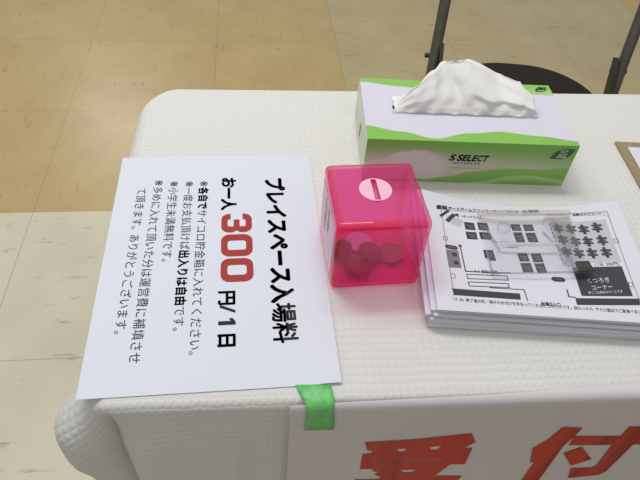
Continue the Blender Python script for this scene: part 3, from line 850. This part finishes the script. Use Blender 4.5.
for j in range(NV + 1):
    t = j / NV                                   # 0 front lip .. 0.5 ridge .. 1 back lip
    for i in range(NU + 1):
        x0_ = 0.0345 + (0.1955 - 0.0345) * i / NU
        h = ridge(x0_)
        k = 1 - abs(2 * t - 1)                   # 0 at the lips, 1 on the ridge
        prof_ = k ** 0.85
        # creases fan out from the peak and shallow pleats run across
        cre = 0.0034 * math.sin(8 * math.pi * t * 0.5 + x0_ * 120) * math.sin(math.pi * k) + 0.0042 * math.sin((x0_ - 0.1) * 210 * (0.55 + 0.7 * k)) * k * (1 - k) * 2.4
        big = 0.0085 * math.exp(-((x0_ - 0.150 + 0.02 * k) / 0.014) ** 2) * math.sin(math.pi * k) - 0.008 * math.exp(-((x0_ - 0.095 - 0.018 * (1 - k)) / 0.006) ** 2) * math.sin(math.pi * k) + 0.006 * math.exp(-((k - 0.42 - 0.8 * (x0_ - 0.13)) / 0.10) ** 2) * sstep(0.1, 0.14, x0_)
        tri_ = lambda q: 2 * abs(q - math.floor(q + 0.5)) - 0.5
        cre = 0.0042 * tri_(x0_ * 17 + 1.1 * k + 0.2 * math.sin(7 * k)) * k ** 0.5 + 0.0030 * tri_(x0_ * 41 - 1.7 * k + 0.3) * (1 - k) + 0.0026 * tri_(2.3 * k + 9 * x0_) * math.sin(math.pi * k)
        yb = (0.0488, 0.0675)
        yr = interp(RIDGE_Y, x0_)
        y = yb[0] + (yr - yb[0]) * k if t < 0.5 else yb[1] + 0.012 + (yr - yb[1] - 0.012) * k
        sgn = -1 if t < 0.5 else 1
        bul = 0.004 * math.sin(math.pi * k) * min(1, h / 0.03)
        y += sgn * bul + (cre + big) * sgn * min(1, h / 0.02)
        z = THH + 0.0015 + h * prof_
        x = x0_ + 0.002 * math.sin(9 * k + x0_ * 60) * k * (1 - k)
        if i == NU: x += 0.003 * math.sin(5 * k)
        V.append((x, y, z))
mb.add(V, [(j*(NU+1)+i, j*(NU+1)+i+1, (j+1)*(NU+1)+i+1, (j+1)*(NU+1)+i) for j in range(NV) for i in range(NU)], 0, True)
o = mb.build('tissue', M['tissue'], loc=(TX, TY, TZ), rot=(0, 0, TT))
tag(o, 'crumpled white tissue standing up out of the tissue box opening', 'tissue')

# ------------------------------------------------------------------ floor-plan leaflets in a pile
MQ = [0.299, -0.2449, -0.1327, 0.2078, -0.0012, -0.004, 0.0069, -0.0162, 0.1568, 0.0247]
def map_pt(s, t, k=1.0, off=0.0, dx=0.0, dy=0.0, rot_=0.0):
    a = MQ[2] + rot_
    X, Y = s * MQ[3] + dx, t * MQ[8] + dy
    wx, wy = math.cos(rot_) * X - math.sin(rot_) * Y, math.sin(rot_) * X + math.cos(rot_) * Y
    s_, t_ = min(1.06, max(-0.06, wx / MQ[3])), min(1.06, max(-0.06, wy / MQ[8]))
    z = MQ[9] + MQ[4] * s_**2 + MQ[5] * s_**2 * t_ + MQ[6] * s_**4 * t_**2 + MQ[7] * math.sin(math.pi * s_) * t_
    return (MQ[0] + math.cos(a) * X - math.sin(a) * Y, MQ[1] + math.sin(a) * X + math.cos(a) * Y, z * k + off + TZ)
def leaflet(k0, k1, dx, dy, rot_, extra=0.0):
    """a sheet (or a tight wad of sheets) between height shares k0 and k1 of the pile"""
    mb = MB(); A, B = 24, 16
    S_ = lambda i: -extra + (1 + 2 * extra) * i / A
    T_ = lambda j: -extra + (1 + 2 * extra) * j / B
    def corner(s, t):                            # slightly soft corner at the back right
        return s, t
    for k in (k1, k0):
        pass
    V = [map_pt(S_(i), T_(j), k1, 0, dx, dy, rot_) for j in range(B+1) for i in range(A+1)] + [map_pt(S_(i), T_(j), k0, 0.0, dx, dy, rot_) for j in range(B+1) for i in range(A+1)]
    o_ = (A+1)*(B+1)
    F = [(j*(A+1)+i, j*(A+1)+i+1, (j+1)*(A+1)+i+1, (j+1)*(A+1)+i) for j in range(B) for i in range(A)]
    F += [tuple(o_ + q for q in reversed(f)) for f in F[:A*B]]
    rim = [i for i in range(A+1)] + [j*(A+1)+A for j in range(1, B+1)] + [B*(A+1)+i for i in range(A-1, -1, -1)] + [j*(A+1) for j in range(B-1, 0, -1)]
    nr_ = len(rim)
    F2 = [(rim[q], rim[q] + o_, rim[(q+1) % nr_] + o_, rim[(q+1) % nr_]) for q in range(nr_)]
    mb.add(V, F, 0, False)
    for f in F2: mb.f.append(list(f)); mb.m.append(1); mb.sm.append(False)
    return mb
m, nt, b = new_mat('paper_edges')
tc = nt.nodes.new('ShaderNodeTexCoord'); mp = nt.nodes.new('ShaderNodeMapping'); mp.inputs['Scale'].default_value = (8, 8, 1400)
nz = nt.nodes.new('ShaderNodeTexNoise'); nz.inputs['Scale'].default_value = 1.0
rp = nt.nodes.new('ShaderNodeValToRGB'); rp.color_ramp.elements[0].color = lin(186, 186, 194); rp.color_ramp.elements[1].color = lin(228, 228, 234)
rp.color_ramp.elements[0].position = 0.35; rp.color_ramp.elements[1].position = 0.6
nt.links.new(tc.outputs['Object'], mp.inputs[0]); nt.links.new(mp.outputs[0], nz.inputs['Vector']); nt.links.new(nz.outputs['Fac'], rp.inputs[0]); nt.links.new(rp.outputs[0], b.inputs['Base Color'])
b.inputs['Roughness'].default_value = 0.8
M['edges'] = m
PM = [M['map_paper'], M['edges']]
pile = leaflet(0.03, 0.52, -0.004, -0.002, 0.0).build('leaflet_pile', PM)
tag(pile, 'thick wad of paper leaflets at the bottom of the floor-plan pile', 'pile of paper', kind='stuff')
lo_defs = [(0.525, 0.64, -0.0085, 0.0015, 0.012, 'lower wad of leaflets pushed out to the left in the floor-plan pile'),
           (0.645, 0.74, -0.002, -0.0015, -0.006, 'leaflets lying in the middle of the floor-plan pile'),
           (0.745, 0.85, -0.0045, 0.0025, 0.006, 'leaflets just below the topmost sheet, shifted slightly left'),
           (0.855, 0.955, 0.001, 0.0005, -0.003, 'leaflet directly under the topmost floor-plan sheet')]
for k0, k1, dx, dy, r_, lab in lo_defs:
    o = leaflet(k0, k1, dx, dy, r_).build('map_leaflet', PM)
    tag(o, lab, 'leaflet', 'floor-plan leaflets in the pile')
topm = empty('map_leaflet', map_pt(0.5, 0.5, 0.96))
tag(topm, 'topmost black and white floor-plan leaflet under the clear acrylic stand', 'leaflet', 'floor-plan leaflets in the pile')
o = leaflet(0.96, 1.0, 0, 0, 0).build('paper', PM); adopt(o, topm)
INK, MID, PAL, WHT = 0, 1, 2, 3
PMATS = [M['toner'], M['toner_mid'], M['toner_pale'], M['white_ink']]
pr = MB()
lay = [0.00015]
mp_ = lambda a, b: map_pt(a, b, 1.0, lay[0])
def pline(pts, w=0.0035, mi=0):
    """a drawn line of width w (in units of the sheet's width)"""
    asp = MQ[3] / MQ[8]
    for (a, b), (c, d) in zip(pts, pts[1:]):
        dx, dy = (c - a), (d - b) / asp
        l = math.hypot(dx, dy); nx, ny = -dy / l * w / 2, dx / l * w / 2
        ex, ey = dx / l * w / 2, dy / l * w / 2
        n_ = max(1, int(l / 0.08))
        for q in range(n_):
            a0, b0, a1, b1 = a + (c-a)*q/n_, b + (d-b)*q/n_, a + (c-a)*(q+1)/n_, b + (d-b)*(q+1)/n_
            pr.add([mp_(a0 + nx - ex, b0 + (ny - ey) * asp), mp_(a0 - nx - ex, b0 - (ny + ey) * asp), mp_(a1 - nx + ex, b1 + (-ny + ey) * asp), mp_(a1 + nx + ex, b1 + (ny + ey) * asp)], [(0, 1, 2, 3)], mi)
def pquad(tl, tr, br, bl, mi=0, n_=6):
    V = []
    for j in range(n_ + 1):
        for i in range(n_ + 1):
            a, b = i / n_, j / n_
            p = [(1-b) * ((1-a)*bl[q] + a*br[q]) + b * ((1-a)*tl[q] + a*tr[q]) for q in (0, 1)]
            V.append(mp_(*p))
    pr.add(V, [(j*(n_+1)+i, j*(n_+1)+i+1, (j+1)*(n_+1)+i+1, (j+1)*(n_+1)+i) for j in range(n_) for i in range(n_)], mi)
def ptext(text, p0, p1, h, bold=0.02, mi=0, n_=None):
    L_ = math.hypot(p1[0] - p0[0], p1[1] - p0[1])
    asp = MQ[3] / MQ[8]
    def fn(a, b):
        f = a / L_
        return mp_(p0[0] + (p1[0]-p0[0]) * f, p0[1] + (p1[1]-p0[1]) * f + b)
    wt = [0.55 if ch.isascii() else 1.0 for ch in text]
    pit, x = L_ / (sum(wt) if not n_ else n_), 0.0
    for ch, w_ in zip(text, wt):
        write(pr, ch, fn, x, pit, 0, h, bold, mi=mi); x += w_ * pit
# frame
pline([(0.0894, 0.845), (0.085, 0.50), (0.0799, 0.1062)], 0.003, MID)
pline([(0.0894, 0.842), (0.30, 0.890), (0.52, 0.930), (0.74, 0.930), (0.9389, 0.918)], 0.003, MID)
pline([(0.9389, 0.918), (0.925, 0.55), (0.905, 0.13)], 0.003, MID)
pline([(0.76, 0.905), (0.90, 0.895), (0.9389, 0.87)], 0.002, MID)
ptext('盛岡', (0.066, 0.855), (0.125, 0.868), 0.042, 0.055, 0, 2)
ptext('ボードゲームフリーマーケット', (0.128, 0.868), (0.44, 0.945), 0.036, 0.035)
ptext('2018 会場図', (0.447, 0.947), (0.62, 0.965), 0.036, 0.035)
ptext('体験ボドゲコーナー', (0.775, 0.915), (0.93, 0.905), 0.024, 0.02)
pquad((0.125, 0.80), (0.20, 0.77), (0.17, 0.70), (0.098, 0.74), PAL)
lay[0] = 0.0003
pline([(0.0835, 0.7757), (0.126, 0.8391)], 0.014)
pline([(0.1162, 0.7433), (0.150, 0.806)], 0.020)
pr.add([mp_(0.155, 0.815), mp_(0.178, 0.795), mp_(0.178, 0.835)], [(0, 1, 2)], 0)
lay[0] = 0.00015
ptext('1ボックスマス', (0.1906, 0.812), (0.3026, 0.834), 0.03, 0.02)
def square(cs, cap=True):
    (a0, b0), (a1, b1) = cs                      # top-left, bottom-right
    pquad((a0, b0), (a1, b0 + 0.008), (a1, b1 + 0.004), (a0, b1 - 0.004), INK, 2)
    lay[0] += 0.00015
    w_ = a1 - a0; h_ = b0 - b1
    for q, (x0, x1) in enumerate(((0.28, 0.80), (0.42, 0.72))):
        z_ = b0 - h_ * (0.42 + 0.28 * q)
        pline([(a0 + w_*x0, z_), (a0 + w_*x1, z_ + 0.003)], 0.006, MID)
    lay[0] -= 0.00015
for cs in (((0.1989, 0.7587), (0.2514, 0.6903)), ((0.2690, 0.7790), (0.3234, 0.7053)), ((0.1962, 0.6655), (0.2502, 0.6008)), ((0.2660, 0.6827), (0.3232, 0.618)),
           ((0.4441, 0.8055), (0.4931, 0.7422)), ((0.508, 0.8123), (0.5585, 0.7505)), ((0.4440, 0.7233), (0.4895, 0.6262)), ((0.5060, 0.7282), (0.5560, 0.6311)),
           ((0.4275, 0.5192), (0.4768, 0.4469)), ((0.4935, 0.5258), (0.5425, 0.4496)), ((0.4265, 0.4297), (0.4766, 0.3502)), ((0.4935, 0.4354), (0.5405, 0.3532)),
           ((0.2627, 0.5141), (0.3122, 0.443))):
    square(cs)
pquad((0.283, 0.443), (0.314, 0.448), (0.314, 0.428), (0.283, 0.424), INK, 1)
# pill, grey stage, guide line
def pill(cx, cy, w_, h_):
    pr.poly(rrect(cx - w_/2, cx + w_/2, cy - h_/2, cy + h_/2, min(h_, w_) * 0.45), (), mp_, INK)
    lay[0] += 0.00015
    pline([(cx - w_*0.25, cy), (cx + w_*0.25, cy)], 0.005, MID)
    lay[0] -= 0.00015
pill(0.108, 0.498, 0.061, 0.036)
pill(0.579, 0.307, 0.062, 0.040)
pquad((0.0785, 0.4707), (0.1386, 0.478), (0.138, 0.33), (0.0785, 0.324), MID)
lay[0] += 0.00015
for c in ((0.1166, 0.4379), (0.1162, 0.3679)): pr.poly(rrect(c[0]-0.011, c[0]+0.011, c[1]-0.014, c[1]+0.014, 0.006), (), mp_, INK)
pr.poly(rrect(0.1445, 0.1605, 0.512, 0.531, 0.006), (), mp_, INK)
pline([(0.1526, 0.5213), (0.1535, 0.307), (0.36, 0.331)], 0.005)
lay[0] -= 0.00015
ptext('A-1 自由(行列)', (0.1938, 0.3183), (0.3099, 0.3265), 0.034, 0.02)
def outline(a0, a1, b0, b1, dr, w_=0.0045):
    pline([(a0, b0), (a1, b0 + dr), (a1, b1 + dr), (a0, b1), (a0, b0)], w_)
outline(0.1558, 0.3429, 0.2842, 0.2501, 0.018)
outline(0.1565, 0.3380, 0.2236, 0.1922, 0.016)
pquad((0.0767, 0.1611), (0.3775, 0.1658), (0.3733, 0.1159), (0.0809, 0.1130), INK)
pline([(0.2492, 0.1929), (0.4019, 0.1995), (0.4024, 0.1142)], 0.0045)
ptext('会場出入口', (0.4571, 0.0956), (0.5449, 0.0983), 0.034, 0.030)
ptext('17:00 終了後の机・椅子の片付けを手伝ってくれるとうれしいです。終わったら サカエ飯店でご飯食べましょう', (0.073, 0.082), (0.925, 0.079), 0.030, 0.012)
# grey play area with table-and-chair marks, dark lounge, lower bar
pquad((0.648, 0.846), (0.917, 0.846), (0.905, 0.475), (0.632, 0.455), PAL, 10)
lay[0] += 0.00015
def table_mark(cx, cy):
    w_ = 0.0075
    pline([(cx - 0.003, cy + 0.036), (cx - 0.003, cy - 0.036)], 0.0155)
    for dx, dy in ((0.002, 0.019), (-0.001, -0.017)):
        pline([(cx - 0.019 + dx, cy + dy), (cx + 0.017 + dx, cy + dy)], 0.0125)
    pline([(cx - 0.014, cy + 0.001), (cx + 0.012, cy + 0.001)], 0.009)
for c in ((0.6815, 0.7861), (0.7402, 0.7762), (0.7991, 0.7671), (0.8634, 0.779), (0.6803, 0.6739), (0.7363, 0.6558), (0.7941, 0.6541), (0.8616, 0.6611), (0.6728, 0.5594), (0.7283, 0.5474), (0.7901, 0.5478), (0.856, 0.5528)):
    table_mark(*c)
for k in range(9): pline([(0.646 - 0.0015*k, 0.83 - 0.042*k), (0.645 - 0.0015*k, 0.812 - 0.042*k)], 0.004)
lay[0] -= 0.00015
ptext('プレイスペース (1日 300円)', (0.6247, 0.437), (0.8946, 0.4586), 0.034, 0.015)
pquad((0.668, 0.4189), (0.8976, 0.4365), (0.8864, 0.1974), (0.655, 0.1799), INK, 8)
lay[0] += 0.00015
ptext('くつろぎ', (0.706, 0.3056), (0.8164, 0.3236), 0.046, 0.02, WHT)
ptext('コーナー', (0.7134, 0.2495), (0.8155, 0.2671), 0.044, 0.02, WHT)
ptext('※ここも休みスペースです', (0.690, 0.2082), (0.850, 0.2307), 0.026, 0.008, WHT)
lay[0] -= 0.00015
pquad((0.6219, 0.159), (0.9129, 0.1812), (0.899, 0.1307), (0.6167, 0.1054), INK, 8)
ptext('アソブスペース', (0.3181, 0.6004), (0.4414, 0.6204), 0.030, 0.012)
ptext('(入場無料)', (0.3684, 0.5681), (0.4478, 0.5847), 0.030, 0.012)
for (a, b) in ((0.0855, 0.5695), (0.0900, 0.2572), (0.9005, 0.2855), (0.9238, 0.6524)):
    outline(a - 0.008, a + 0.010, b + 0.016, b - 0.016, 0.002, 0.0025)
pline([(0.5996, 0.2224), (0.5956, 0.1677), (0.622, 0.1645)], 0.006)
o = pr.build('floor_plan_print', PMATS); adopt(o, topm)

# ------------------------------------------------------------------ clear acrylic stand lying on the leaflets
M['acrylic'] = clear('clear_acrylic', (0.972, 0.968, 0.975), ior=1.5, gloss_rough=0.03, diffuse=(0.85, 0.84, 0.86, 1), dmix=0.02)
M['acrylic_edge'] = clear('acrylic_cut_edge', (0.88, 0.86, 0.91), ior=1.6, gloss_rough=0.05, diffuse=(0.50, 0.47, 0.54, 1), dmix=0.10, rim=0.8)
M['smoky'] = clear('smoky_acrylic', (0.72, 0.69, 0.64), ior=1.5, gloss_rough=0.15, diffuse=(0.085, 0.075, 0.06, 1), dmix=0.7)  # clear tab; reflection and the print seen through it painted in as dark
M['lug'] = clear('acrylic_lug', (0.93, 0.92, 0.94), ior=1.3, gloss_rough=0.2, diffuse=(0.55, 0.53, 0.57, 1), dmix=0.05, rim=0.6)
stand = empty('card_stand', (0.415, -0.165, TZ + 0.02))
tag(stand, 'clear acrylic card stand lying on the floor-plan leaflet', 'card stand')
def sz(y): return 0.0150 + (0.0250 - 0.0150) * min(1, max(0, (-0.121 - y) / 0.093))
def sp(x, y, h=0.0): return (x, y, TZ + sz(y) + h)
def part(name, mbx, m, lab=None):
    o = mbx.build(name, m); adopt(o, stand)
    if lab: o['label'] = lab
    return o
TL_, TR_, BR_, BL_ = (0.3733, -0.1218), (0.4708, -0.1240), (0.4535, -0.2110), (0.3600, -0.2080)
mb = MB(); mb.slab([sp(*BL_, 0.002), sp(*BR_, 0.002), sp(*TR_, 0.002), sp(*TL_, 0.002)], 0.002)
part('base_panel', mb, M['acrylic'])
def bar(a, b, w_, h_, z0=0.002):
    """a straight bar from a to b, w_ deep, h_ high, standing on the panel"""
    d = Vector((b[0]-a[0], b[1]-a[1])).normalized(); n_ = Vector((-d.y, d.x)) * w_ / 2
    mb = MB()
    sec = [(math.copysign(abs(math.cos(t)) ** 0.6, math.cos(t)), math.copysign(abs(math.sin(t)) ** 0.6, math.sin(t))) for t in [2*math.pi*k/16 for k in range(16)]]
    V = []
    for e in (a, b):
        for c_, s_ in sec: V.append(sp(e[0] + n_.x * c_, e[1] + n_.y * c_, z0 + h_ / 2 + s_ * h_ / 2))
    mb.add(V, [(k, (k+1) % 16, 16 + (k+1) % 16, 16 + k) for k in range(16)], 0, True)
    mb.add(V[:16], [tuple(range(15, -1, -1))]); mb.add(V[16:], [tuple(range(16))])
    return mb
part('back_ledge', bar((0.3728, -0.1245), (0.4708, -0.1266), 0.0058, 0.0055), clear('acrylic_ledge', (0.93, 0.905, 0.86), ior=1.9, gloss_rough=0.12, diffuse=(0.93, 0.90, 0.84, 1), dmix=0.16, rim=0.2), 'thick clear ledge along the back')  # warm highlight of the ledge put into its body colour
part('ridge', bar((0.379, -0.1720), (0.4369, -0.1744), 0.0026, 0.0050), clear('acrylic_ridge', (0.95, 0.95, 0.95), ior=2.2, gloss_rough=0.15, diffuse=(0.95, 0.95, 0.95, 1), dmix=0.55), 'bright clear ridge across the middle')  # white body colour paints in the highlight along the ridge
part('front_rail', bar(BL_, BR_, 0.0012, 0.0026, 0.0), M['acrylic_edge'], 'purplish cut edge along the front')
part('side_rail', bar((0.3650, -0.1760), BL_, 0.0012, 0.0026, 0.0), M['acrylic_edge'], 'purplish cut edge on the left')
part('side_rail', bar((0.3740, -0.1450), (0.3765, -0.1800), 0.0012, 0.0035), M['acrylic_edge'])
part('side_rail', bar((0.4300, -0.1550), (0.4380, -0.1860), 0.0010, 0.0035), M['acrylic_edge'])
for (x, y) in ((0.3915, -0.1475), (0.4420, -0.1425)):
    mb = MB(); N_ = 18
    ringz = [(0.0062, 0.0021), (0.0066, 0.004), (0.0062, 0.0075), (0.0040, 0.0092)]
    V = [sp(x + r * math.cos(2*math.pi*k/N_), y + r * 1.15 * math.sin(2*math.pi*k/N_), z) for r, z in ringz for k in range(N_)]
    mb.add(V, [(i*N_+k, i*N_+(k+1) % N_, (i+1)*N_+(k+1) % N_, (i+1)*N_+k) for i in range(3) for k in range(N_)] + [tuple(3*N_+k for k in range(N_))], 0, True)
    part('lug', mb, M['lug'], 'rounded clear lug')
mb = MB(); mb.slab([sp(0.4395, -0.1850, 0.006), sp(0.4545, -0.1850, 0.006), sp(0.4690, -0.1300, 0.006), sp(0.4450, -0.1290, 0.006)], 0.0015)
part('wing_panel', mb, M['smoky_thin'] if 'smoky_thin' in M else clear('grey_tinted_acrylic', (0.93, 0.92, 0.905), diffuse=(0.7, 0.68, 0.66, 1), dmix=0.05), 'greyish clear wing panel on the right')
mb = MB(); mb.slab([sp(0.4420, -0.2118, 0.004), sp(0.4575, -0.2118, 0.004), sp(0.4580, -0.1985, 0.004), sp(0.4445, -0.1985, 0.004)], 0.0015)
part('end_tab', mb, M['smoky'], 'dark smoky square tab at the front right')
mb = MB(); mb.slab([sp(0.4390, -0.2110, 0.0038), sp(0.4425, -0.2110, 0.0038), sp(0.4440, -0.1850, 0.0038), sp(0.4375, -0.1850, 0.0038)], 0.0012)
part('fold_strip', mb, M['acrylic_edge'], 'bright folded strip beside the dark tab')

# ------------------------------------------------------------------ kraft board with a sheet on it, cut by the frame's right side
ka = math.atan2(-0.0876, -0.0093) + math.pi / 2
board = empty('kraft_board', (0.5968, 0.0148, TZ), ka)
mb = MB(); mb.box((0, -0.30, 0.0004), (0.235, 0, 0.0030)); 
mb.build('board', M['kraft'], board, bevel=0.0008)
tag(board, 'brown kraft board lying on the cloth to the right of the tissue box', 'board')
mb = MB(); mb.box((0.0118, -0.288, 0.0032), (0.223, -0.0113, 0.0035))
o = mb.build('paper_sheet', M['map_paper'], loc=(0.5968, 0.0148, TZ), rot=(0, 0, ka))
tag(o, 'plain white sheet lying on the brown kraft board', 'sheet of paper')

# ------------------------------------------------------------------ folding chair behind the table
CA = math.atan2(-0.062, 0.399)
chair = empty('folding_chair', (0.7430, 0.545, 0.0), CA)
tag(chair, 'dark steel folding chair with a brown vinyl seat behind the table', 'chair')
HZ = TZ - 0.25
HW = 0.202
for sx_ in (-1, 1):
    kx = 0.028 if sx_ > 0 else 0.012
    def P(z): 
        d = z - HZ
        return (sx_ * HW + (kx if d > 0 else 0.01) * d / 0.143 * 0.6, 0.44 * d, z)
    mb = MB(); mb.tube([P(0.014), P(0.2), P(HZ - 0.02), P(HZ + 0.05), P(HZ + 0.14), P(HZ + 0.36)], 0.0118, 14)
    ft = mb.build('frame_tube', M['steel'], chair)
    mb = MB(); mb.tube([P(0.0), P(0.03)], 0.0145, 12); mb.build('foot_cap', M['bracket'], ft)
    # rear leg
    mb = MB(); mb.tube([(sx_ * (HW - 0.024), -0.02, HZ - 0.02), (sx_ * (HW - 0.024), 0.12, 0.18), (sx_ * (HW - 0.024), 0.19, 0.0)], 0.0105, 12)
    mb.build('rear_leg', M['steel'], chair)
    # hinge bracket and pin
    mb = MB()
    x_ = sx_ * HW - sx_ * 0.0135
    prof = [(-0.075, HZ - 0.075), (-0.030, HZ - 0.075), (0.012, HZ + 0.020), (0.030, HZ + 0.066), (0.022, HZ + 0.070), (-0.004, HZ + 0.042), (-0.030, HZ + 0.000)]
    t_ = 0.004
    mb.add([(x_ - t_, a, b) for a, b in prof] + [(x_ + t_, a, b) for a, b in prof], [tuple(range(6, -1, -1)), tuple(range(7, 14))] + [(i, (i+1) % 7, (i+1) % 7 + 7, i + 7) for i in range(7)])
    bk = mb.build('bracket', M['bracket'], chair)
    mb = MB(); mb.tube([(sx_ * (HW - 0.016), 0.020, HZ + 0.040), (sx_ * (HW + 0.019), 0.020, HZ + 0.040)], 0.0050, 10)
    mb.build('pin', M['bracket'], bk)
# seat pad
mb = MB(); pts = rrect(-0.172, 0.160, -0.30, 0.085, 0.145, 12)
cxm, cym = 0.0, -0.11
prof = [(0.97, -0.022), (1.0, -0.014), (1.0, -0.004), (0.975, 0.004), (0.90, 0.009), (0.6, 0.011)]
V = [((p[0]-cxm)*k + cxm, (p[1]-cym)*k + cym, HZ + z) for k, z in prof for p in pts]
n_ = len(pts)
mb.add(V, [(i*n_+k, i*n_+(k+1) % n_, (i+1)*n_+(k+1) % n_, (i+1)*n_+k) for i in range(len(prof)-1) for k in range(n_)] + [tuple(range(n_-1, -1, -1)), tuple((len(prof)-1)*n_ + k for k in range(n_))], 0, True)
mb.build('seat', M['vinyl'], chair)
mb = MB(); mb.tube([(-HW, -0.01, HZ - 0.028), (HW, -0.01, HZ - 0.028)], 0.007, 10); mb.build('seat_rail', M['steel'], chair)
mb = MB(); mb.tube([(-HW + 0.024, 0.13, 0.16), (HW - 0.024, 0.13, 0.16)], 0.007, 10); mb.build('stretcher', M['steel'], chair)
# backrest pad
mb = MB()
V = []
for j in range(5):
    for i in range(13):
        x = -0.215 + 0.43 * i / 12
        z = HZ + 0.235 + 0.13 * j / 4
        V.append((x, 0.44 * (z - HZ) + 0.035 - 0.9 * (x * x) + 0.006 * math.sin(math.pi * j / 4), z))
mb.add(V, [(j*13+i, j*13+i+1, (j+1)*13+i+1, (j+1)*13+i) for j in range(4) for i in range(12)], 0, True)
o = mb.build('backrest', M['vinyl'], chair); so = o.modifiers.new('t', 'SOLIDIFY'); so.thickness = 0.02; so.offset = 0
